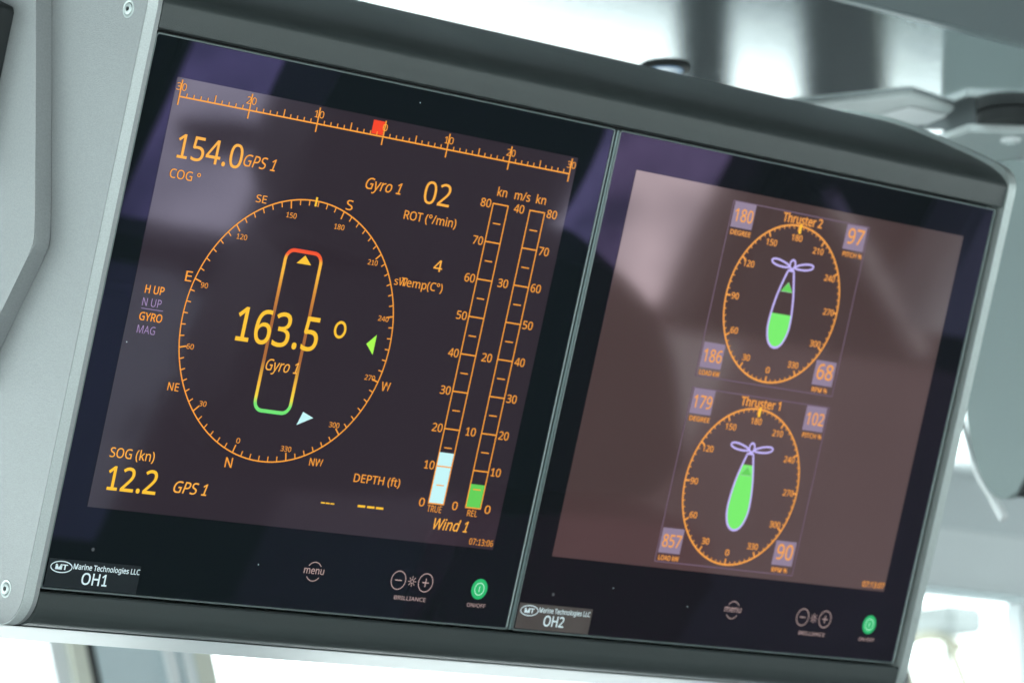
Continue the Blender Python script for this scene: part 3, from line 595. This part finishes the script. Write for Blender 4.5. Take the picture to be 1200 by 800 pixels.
# ---------- right display
def T2(name, s, x0, x1, y, cap, m=None, bold=0.012): return text(name, s, x0, x1, y, cap, m or G_DIM, disp2, SL, SB, 0.7, 0, bold, serif=False)
def F2(f, name, m, n=0.5): return f.build(name, m, disp2, SL, SB, n)
def dial(dy, title, tx, vals, fill_top):
    cx, cy, r = 185.2, 220.0 + dy, 63.3
    f = Flat()
    for a, b in (((108.2, 292.8 + dy), (264.2, 292.8 + dy)), ((264.2, 292.8 + dy), (264.2, 153.6 + dy)), ((264.2, 153.6 + dy), (108.2, 153.6 + dy)), ((108.2, 153.6 + dy), (108.2, 292.8 + dy))): f.line(a, b, 0.8)
    F2(f, 'dial_frame', G_FRAME, 0.4)
    f = Flat(); f.stroke(circle_pts(cx, cy, r, 96), 1.5); F2(f, 'dial_ring', G_DIM, 0.45)
    f = Flat(); minor_ring(f, cx, cy, r, 180, 5, 2.6, 0.8, 30, 4.8, 1.5); F2(f, 'dial_ticks', G_DIM, 0.5)
    f = Flat(); f.rect(cx + 0.4, cy + r - 6.2, cx + 2.9, cy + r + 1.8); F2(f, 'azimuth_mark', G_YELLOW, 0.6)
    for a in range(0, 360, 30):
        t = R(90 - (a - 180)); s = str(a); w = 1.9 * len(s) + 0.3
        x = cx + 53.5 * math.cos(t); y = cy + 53.5 * math.sin(t)
        T2('dial_number', s, x - w, x + w, y - 2.4, 4.9, bold=0.010)
    T2('dial_title', title, tx, tx + 45.0, cy + 64.6, 6.9, bold=0.016)
    for (bx, by), (v, cap, nm) in zip(((110.0, 272.6), (238.4, 272.2), (109.8, 160.8), (237.6, 161.0)), vals):
        f = Flat(); f.rect(bx, by + dy, bx + 23.6, by + 20.0 + dy); F2(f, 'value_box', G_BOX, 0.5)
        w = 20.4 if len(v) == 3 else 18.6
        h = 9.8 if len(v) == 3 else 12.2
        T2('box_value', v, bx + 12.2 - w / 2, bx + 12.2 + w / 2, by + 5.0 + dy, h, bold=0.010)
        T2('box_caption', nm, bx + 1.4, bx + 1.4 + (22.4 if nm != 'RPM %' else 18.0), by - 5.7 + dy, 3.7, bold=0.014)
    # pod and propeller symbol
    px, py = 187.0, 252.2 + dy
    body = smooth_path([(183.6, 247.2), (180.4, 238), (177.0, 226), (174.8, 212), (174.6, 200), (177.6, 190.5), (182.0, 186.2), (186.3, 185.0), (190.8, 186.2), (195.0, 190.5), (198.2, 200), (198.0, 212), (195.8, 226), (192.6, 238), (190.0, 247.2)], 4)
    body = [(x, y + dy) for x, y in body]
    f = Flat(); f.poly([p for p in body if p[1] <= fill_top + dy]); F2(f, 'pod_fill', G_SHIPG, 0.45)
    f = Flat(); f.stroke(body, 1.9, closed=True)
    f.stroke(circle_pts(px, py, 2.9, 24, 3.6), 1.7)
    for sx in (-1, 1):
        bl = []
        for i in range(28):
            t = 2 * math.pi * i / 28; lx = 10.4 * math.cos(t); ly = 2.3 * math.sin(t) * (1.0 + 0.25 * math.cos(t))
            a = R(8); X = 13.4 + lx * math.cos(a) - ly * math.sin(a); Y = -0.6 + lx * math.sin(a) + ly * math.cos(a)
            bl.append((px + sx * X, py + Y))
        f.stroke(bl if sx > 0 else bl[::-1], 1.6)
    F2(f, 'propeller_outline', G_SHIPL, 0.6)
    ty = 230.2 if fill_top > 200 and fill_top < 220 else 229.6
    tri = [(187.0, ty + 7.4 + dy), (180.4, ty + dy), (193.2, ty + dy)]
    f = Flat(); f.poly(tri); F2(f, 'thrust_marker', G_GREEN, 0.55)
    f = Flat(); f.stroke(tri, 0.8); F2(f, 'thrust_marker_edge', G_TRI, 0.6)
dial(0, 'Thruster 2', 165.0, (('180', 9, 'DEGREE'), ('97', 10, 'PITCH %'), ('186', 9, 'LOAD kW'), ('68', 10, 'RPM %')), 214.8)
dial(-148.6, 'Thruster 1', 163.5, (('179', 9, 'DEGREE'), ('102', 9, 'PITCH %'), ('857', 9, 'LOAD kW'), ('90', 10, 'RPM %')), 239.6)
T2('clock', '07:13:07', 348.4, 375.0, 2.5, 4.6, bold=0.010)

# ---------- touch controls, labels and tiny sensor dots on the cover glass
def controls(mo, ps, dx, dy):
    # menu
    f = Flat()
    for a0, a1 in ((35, 145), (215, 325)): f.stroke([(dx[0] + 7.0 * math.cos(R(a0 + (a1 - a0) * i / 12)), 30.0 + dy + 7.0 * math.sin(R(a0 + (a1 - a0) * i / 12))) for i in range(13)], 0.55, closed=False)
    mb = f.build('menu_button', G_ICON, mo, 0, 0, 0.12)
    text('menu_caption', 'menu', dx[0] - 9.3, dx[0] + 9.3, 28.3 + dy, 5.2, G_ICON, mb, n=0.12, bold=0.0)
    for sx, nm in ((dx[1], 'dim_button'), (dx[1] + 26.6, 'bright_button')):
        f = Flat(); f.stroke(circle_pts(sx, 29.8 + dy, 6.9, 40), 0.6)
        f.rect(sx - 3.2, 29.45 + dy, sx + 3.2, 30.15 + dy)
        if nm == 'bright_button': f.rect(sx - 0.35, 26.6 + dy, sx + 0.35, 29.4 + dy); f.rect(sx - 0.35, 30.2 + dy, sx + 0.35, 33.0 + dy)
        f.build(nm, G_ICON, mo, 0, 0, 0.12)
    f = Flat(); sx = dx[1] + 13.3; f.stroke(circle_pts(sx, 29.8 + dy, 1.5, 16), 0.5)
    for a in range(0, 360, 45): f.line((sx + 2.2 * math.cos(R(a)), 29.8 + dy + 2.2 * math.sin(R(a))), (sx + 4.0 * math.cos(R(a)), 29.8 + dy + 4.0 * math.sin(R(a))), 0.5)
    f.build('sun_symbol', G_ICON, mo, 0, 0, 0.12)
    text('brilliance_caption', 'BRILLIANCE', dx[1] - 0.6, dx[1] + 30.2, 15.4 + dy, 2.9, G_ICON, mo, n=0.12, bold=0.0)
    pb = Flat(); pb.poly(circle_pts(dx[2], 29.0 + dy, 7.9, 40)); p = pb.build('power_button', G_BTN, mo, 0, 0, 0.10)
    f = Flat(); f.stroke(circle_pts(dx[2], 29.0 + dy, 4.6, 36), 0.7); f.rect(dx[2] - 0.4, 26.9 + dy, dx[2] + 0.4, 31.1 + dy); f.build('power_ring', G_BTNL, p, 0, 0, 0.16)
    text('power_caption', 'ON/OFF', dx[2] - 9.0, dx[2] + 9.6, 15.0 + dy, 2.8, G_ICON, mo, n=0.12, bold=0.0)
    f = Flat(); f.poly(circle_pts(ps, 30.4, 1.3, 14)); f.build('light_sensor', glow('sensor_grey' , (0.10, 0.11, 0.12), 1.0), mo, 0, 0, 0.1)
controls(mon1, 37.5, (235.0, 315.9, 396.5), 0.0)
controls(mon2, 35.2, (231.2, 312.6, 393.2), 2.0)

def name_label(mo, n2, code, film, w):
    s = mmbox('name_label', (3.0, 1.9, 0.02), (3.0 + w, 21.9, 0.22), film, mo)
    f = Flat(); f.stroke(circle_pts(14.2, 16.3, 8.9, 48, 3.9), 0.7); f.build('oval_emblem', M_WHITE, s, 0, 0, 0.28)
    text('emblem_letters', 'MT', 9.2, 19.4, 14.6, 3.4, M_WHITE, s, n=0.28, bold=0.030)
    text('maker_lettering', 'Marine Technologies LLC', 24.3, 81.0 if w > 77.5 else 78.0, 15.7, 3.7, M_WHITE, s, n=0.28, bold=0.014)
    text('code_lettering', code, 32.9 if n2 == 1 else 31.0, 54.9 if n2 == 1 else 52.4, 5.5, 8.0, M_WHITE, s, n=0.28, bold=0.012)
name_label(mon1, 1, 'OH1', M_STK1, 78.2)
name_label(mon2, 2, 'OH2', M_STK2, 76.6)
# dust specks
for mo, lst in ((mon1, ((183.1, 31.2), (29, 176), (240, 377))), (mon2, ((180, 31.2), (96, 40)))):
    f = Flat()
    for x, y in lst: f.poly(circle_pts(x, y, 0.45, 8))
    o = f.build('dust_specks', M_WHITE, mo, 0, 0, 0.3); o['kind'] = 'stuff'

# ------------------------------------------------------------------ brackets and neighbouring gear (panel frame)
lb = thing('hanging_bracket', 'thick silver bracket plate with a bent lower edge bolted outside the left end panel', 'bracket', console=True)
prof = [(-112.5, 402), (-87.3, 333.7), (-56.8, 248.5), (-51.5, 233), (-51.0, 228), (-54, 220), (-73.3, 174.6), (-96, 118), (-150, 95), (-260, 120), (-260, 560), (-170, 560)]
extrude_u('bracket_plate', prof, -27.5, -14.1, M_SILVER, lb, bevel=0.8)

jb = thing('black_display_box', 'black box corner cut off by the upper left edge of the picture', 'display', console=True)
pr = [(-131.3, 345), (-131.3, 378)] + arc(-135.3, 378.7, 4, 0, 80, 5) + [(-200, 392), (-200, 250), (-150, 250), (-131.3, 262)]
extrude_u('box_body', pr, -42, -28.0, M_DARK, jb, bevel=0.6)
pr2 = [(n if n < -180 else n - 2.2, v if v > 380 or v < 260 else v) for n, v in pr]
extrude_u('box_screen', [(n, v - 3 if v > 378 else v) for n, v in pr2], -42.6, -42.1, mat('dull_black_screen', (0.02, 0.017, 0.018), 0.3), jb)

ar = thing('adjoining_console', 'blurred grey rounded end of the next console right of the right monitor', 'console', console=True)
out = [(-439, 441), (-384, 190)] + smooth_path([(-381, 150), (-380.4, 127.1), (-386.8, 109.8), (-401.7, 101.2), (-413.6, 102.0), (-427.6, 109.5), (-444.5, 126.2), (-468.1, 161.3), (-482.9, 198.5), (-500.3, 244.3), (-557, 360), (-575, 405)], 4) + [(-575, 425), (-555, 431)]
extrude_u('end_panel', out, 1430, 1442, M_PLATE, ar, bevel=1.5)
tube('lit_edge_line', smooth_path([(1.450, 0.260, -0.530), (1.450, 0.183, -0.5035), (1.450, 0.143, -0.4794), (1.450, 0.113, -0.4525), (1.450, 0.0958, -0.4295), (1.450, 0.0804, -0.4108)], 5), [0.003] * 12 + [0.004] * 8 + [0.005] * 6, M_PALE, ar)  # white tube stands for the window-lit edge of a plate behind
extrude_u('edge_gasket', [(-376, 190), (-366, 175), (-366, 140), (-374, 118), (-386, 107), (-379, 127), (-380, 190)], 1431, 1470, M_DARK, ar)

fb = thing('ceiling_bracket', 'silver bracket plates with a round bolt under the soffit at the upper right', 'bracket')
def slab(name, pts, z0, z1, m, parent, bevel=0.0015):
    bm = bmesh.new()
    A = [bm.verts.new((x, y, z0)) for x, y in pts]; Bv = [bm.verts.new((x, y, z1)) for x, y in pts]
    bm.faces.new(A); bm.faces.new(Bv[::-1]); k = len(pts)
    for i in range(k): bm.faces.new((A[i], A[(i + 1) % k], Bv[(i + 1) % k], Bv[i]))
    bmesh.ops.bevel(bm, geom=bm.edges[:], offset=bevel, segments=2, affect='EDGES', clamp_overlap=True)
    return bm_obj(name, bm, m, parent, 35)
M_FL = mat('bracket_bare_metal', (0.50, 0.55, 0.55), 0.34, 0.35, var=0.08, vscale=200)
slab('rear_flange', [(1.17, 0.315), (1.207, 0.246), (1.281, 0.256), (1.300, 0.290), (1.305, 0.330), (1.22, 0.42), (1.13, 0.38)], 0.595, 0.5995, M_FL, fb)
slab('cut_out_lining', [(1.233, 0.274), (1.290, 0.275), (1.302, 0.312), (1.262, 0.330), (1.236, 0.315)], 0.5935, 0.5949, M_PALE, fb)
slab('front_flange', [(1.318, 0.318), (1.306, 0.262), (1.372, 0.222), (1.440, 0.215), (1.440, 0.30), (1.413, 0.352), (1.36, 0.40), (1.33, 0.38)], 0.578, 0.586, M_FL, fb)
def disc(name, x, y, z0, z1, r, m, parent, seg=28):
    return slab(name, [(x + r * math.cos(2 * math.pi * k / seg), y + r * math.sin(2 * math.pi * k / seg)) for k in range(seg)], z0, z1, m, parent, 0.001)
disc('bolt_washer', 1.366, 0.258, 0.5755, 0.578, 0.0105, M_PALE, fb); disc('bolt', 1.366, 0.258, 0.5725, 0.5755, 0.006, M_STEEL, fb, 6)
disc('spacer', 1.345, 0.245, 0.586, 0.599, 0.030, M_DARK, fb)
dl = thing('ceiling_fitting', 'small dark round fitting just above the top edge of the console hood', 'fitting')
disc('rim', 0.957, 0.335, 0.597, 0.5995, 0.024, M_DARK, dl); disc('lens', 0.957, 0.335, 0.5955, 0.597, 0.018, mat('fitting_lens', (0.25, 0.4, 0.6), 0.1), dl)

pipe = thing('ceiling_pipe', 'dark pipe crossing the ceiling recess in the upper right corner', 'pipe')
tube('pipe_run', smooth_path([(0.95, 0.045, 0.70), (1.15, 0.02, 0.70), (1.4, -0.10, 0.70), (1.8, -0.2, 0.70)], 6), 0.018, M_SEAL, pipe)

# ------------------------------------------------------------------ aft part of the wheelhouse, seen as reflections in the cover glass
AY = -3.0
def awall(x0, x1, z0, z1, m): return structure(box('wall_aft', (x0, AY - 0.08, z0), (x1, AY, z1), m))
zt, zb = -0.50, -1.08
awall(1.7, 5.2, zt, -0.15, M_WALLD)
awall(-3, 7, 0.25, 0.85, M_WALLD); awall(1.7, 5.2, -0.15, 0.0, M_WALL)
awall(1.7, 2.26, zb, zt, M_WALLD); awall(2.60, 3.17, zb, zt, M_WALLD); awall(3.645, 3.69, zb, zt, M_WALLD); awall(3.745, 5.2, zb, zt, M_WALLD)
awall(1.7, 2.9, -2.05, zb, M_WALLD); awall(2.9, 5.2, -2.05, zb, M_WALLM)
awall(-3, 1.7, -2.05, -1.1, M_WALL); awall(5.2, 7, -2.05, -1.1, M_WALL)
structure(box('window_pane_aft', (-3, AY - 0.05, -1.1), (1.7, AY - 0.046, 0.25), M_PANE)); structure(box('window_pane_aft', (5.2, AY - 0.05, -1.1), (7, AY - 0.046, 0.25), M_PANE))  # unseen aft window bays, opened to brighten the interior
structure(box('window_pane_aft', (1.7, AY - 0.05, 0.0), (5.2, AY - 0.046, 0.25), M_PANE))
def aft_window(x0, x1, label):
    w = thing('aft_window', label, 'window', loc=((x0 + x1) / 2, AY, zb)); h = (x1 - x0) / 2
    link_mesh('pane', [(-h, -0.045, 0), (h, -0.045, 0), (h, -0.045, zt - zb), (-h, -0.045, zt - zb)], [(0, 1, 2, 3)], M_DIMPANE, w)
    for s in (-1, 1): box('frame', (s * h - (0.012 if s > 0 else 0), -0.03, 0), (s * h + (0.012 if s < 0 else 0), 0.012, zt - zb), M_SEAL, w)
aft_window(2.26, 2.60, 'aft window mirrored as a blue violet patch atop the left monitor')
aft_window(3.17, 3.645, 'aft window mirrored as a violet patch across the seam between the two monitors')
aft_window(3.69, 3.745, 'narrow slit window mirrored as a thin violet bar at the top of the right monitor')

lk = thing('pale_box_prop', 'added pale box mirrored as a soft grey area in the left of the left display', 'locker', loc=(2.27, -2.99, -1.62))  # box added to lighten the mirrored view at the left
box('box_prop_body', (-0.17, 0, 0), (0.17, 0.11, 0.50), M_WALL, lk, 0.01); box('box_prop_door', (-0.16, 0.1105, 0.01), (0.16, 0.122, 0.49), M_WALL, lk, 0.004)
tube('handle', [(0.12, 0.13, 0.22), (0.12, 0.14, 0.30)], 0.006, M_STEEL, lk)
lamp = thing('gooseneck_prop', 'added black gooseneck shape mirrored as a dark slanting stroke atop the left monitor', 'lamp')  # shape added to mirror as a dark stroke
tube('neck', smooth_path([(2.62, -2.9, -0.50), (2.55, -2.9, -0.66), (2.47, -2.9, -0.76), (2.40, -2.9, -0.815), (2.34, -2.9, -0.83)], 6), 0.012, M_SILHOUETTE, lamp)
tube('gooseneck_head', [(2.40, -2.9, -0.81), (2.36, -2.9, -0.83), (2.30, -2.9, -0.835), (2.25, -2.9, -0.82)], [0.02, 0.035, 0.03, 0.015], M_SILHOUETTE, lamp)

ch = thing('person_stand_in', 'chair-shaped stand-in for a person, mirrored as a dark head and shoulder shape across both monitors', 'chair', loc=(1.95, -1.75, -2.05))  # stands in for a reflected person; seat and legs are added
def upright(name, pts, y0, y1, m, parent, bevel=0.03):
    bm = bmesh.new()
    A = [bm.verts.new((x - 1.95, y0, z + 2.05)) for x, z in pts]; Bv = [bm.verts.new((x - 1.95, y1, z + 2.05)) for x, z in pts]
    fa = bm.faces.new(A); fb = bm.faces.new(Bv[::-1]); k = len(pts)
    for i in range(k): bm.faces.new((A[i], A[(i + 1) % k], Bv[(i + 1) % k], Bv[i]))
    es = [e for e in bm.edges if e in fa.edges[:] or e in fb.edges[:]]
    bmesh.ops.bevel(bm, geom=es, offset=bevel, segments=4, affect='EDGES', clamp_overlap=True)
    return bm_obj(name, bm, m, parent, 40)
hr = smooth_path([(1.56, -0.46), (1.535, -0.34), (1.55, -0.20), (1.62, -0.12), (1.78, -0.09), (1.93, -0.12), (2.00, -0.20), (2.015, -0.33), (1.99, -0.43), (1.90, -0.49), (1.74, -0.50), (1.64, -0.485), (1.56, -0.46)], 4)[:-1]
upright('stand_in_head', hr, -0.11, 0.0, M_SILHOUETTE, ch)
br = smooth_path([(1.60, -0.52), (1.80, -0.505), (2.00, -0.455), (2.11, -0.445), (2.19, -0.462), (2.27, -0.51), (2.35, -0.58), (2.43, -0.69), (2.47, -0.775), (2.40, -0.80), (2.20, -0.81), (1.90, -0.85), (1.64, -0.84), (1.585, -0.70), (1.60, -0.52)], 4)[:-1]
upright('stand_in_shoulders', br, -0.12, 0.0, M_SILHOUETTE, ch, 0.025)
M_MAROON = mat('maroon_seat_fabric', (0.17, 0.075, 0.095), 0.8, var=0.15, vscale=12)
box('seat', (-0.36, -0.06, 0.72), (0.56, 0.42, 0.86), M_MAROON, ch, 0.04, 5)
upright('stand_in_lap', smooth_path([(2.10, -0.85), (2.30, -0.83), (2.55, -0.84), (2.62, -0.92), (2.60, -1.10), (2.30, -1.22), (2.12, -1.15), (2.10, -0.85)], 3)[:-1], -0.05, 0.02, M_MAROON, ch, 0.02)
tube('column', [(0, 0.2, 0.05), (0, 0.2, 0.74)], 0.05, M_STEEL, ch)
for k in range(5):
    a = R(72 * k); tube('base_leg', [(0, 0.2, 0.10), (0.30 * math.cos(a), 0.2 + 0.30 * math.sin(a), 0.03)], 0.02, M_STEEL, ch)
hd = thing('handrail', 'added pale sloping rail mirrored as a slanting streak right of the upper thruster dial', 'handrail')  # rail added to mirror as a pale streak
tube('rail', [(3.78, -2.93, -0.72), (4.24, -2.93, -1.01)], 0.018, M_PALE, hd)
tube('rail_foot', [(4.24, -2.93, -1.01), (4.24, -3.0, -1.01)], 0.012, M_STEEL, hd); tube('rail_foot', [(3.80, -2.93, -0.735), (3.80, -3.0, -0.735)], 0.012, M_STEEL, hd)
cb = thing('pale_panel_prop', 'added pale panel on the aft wall mirrored as a soft glow in the right display', 'chart')  # pale panel added to brighten this part of the reflection
box('sheet', (3.40, -2.999, -1.38), (3.82, -2.994, -1.09), M_PALE, cb)
bx2 = thing('grey_panel_prop', 'added grey panel mirrored as a dim patch at the far edge of the right monitor', 'cabinet')  # panel added for the dim patch in the reflection
box('panel_prop_body', (4.14, -2.999, -0.95), (4.40, -2.88, -0.55), M_POST, bx2, 0.008); box('panel_prop_door', (4.15, -2.879, -0.94), (4.39, -2.868, -0.56), M_POST, bx2, 0.004)
for a, b, w in ((2.43, 2.495, 'left'), (2.515, 2.60, 'right')):
    tag(box('pale_sheet_prop', (a, -2.999, -1.34), (b, -2.996, -1.21), M_WALL), w + ' one of two added pale sheets mirrored as light squares near the 60 mark', 'notice', 'added pale sheets on the aft wall')  # sheets added for the light squares in the reflection
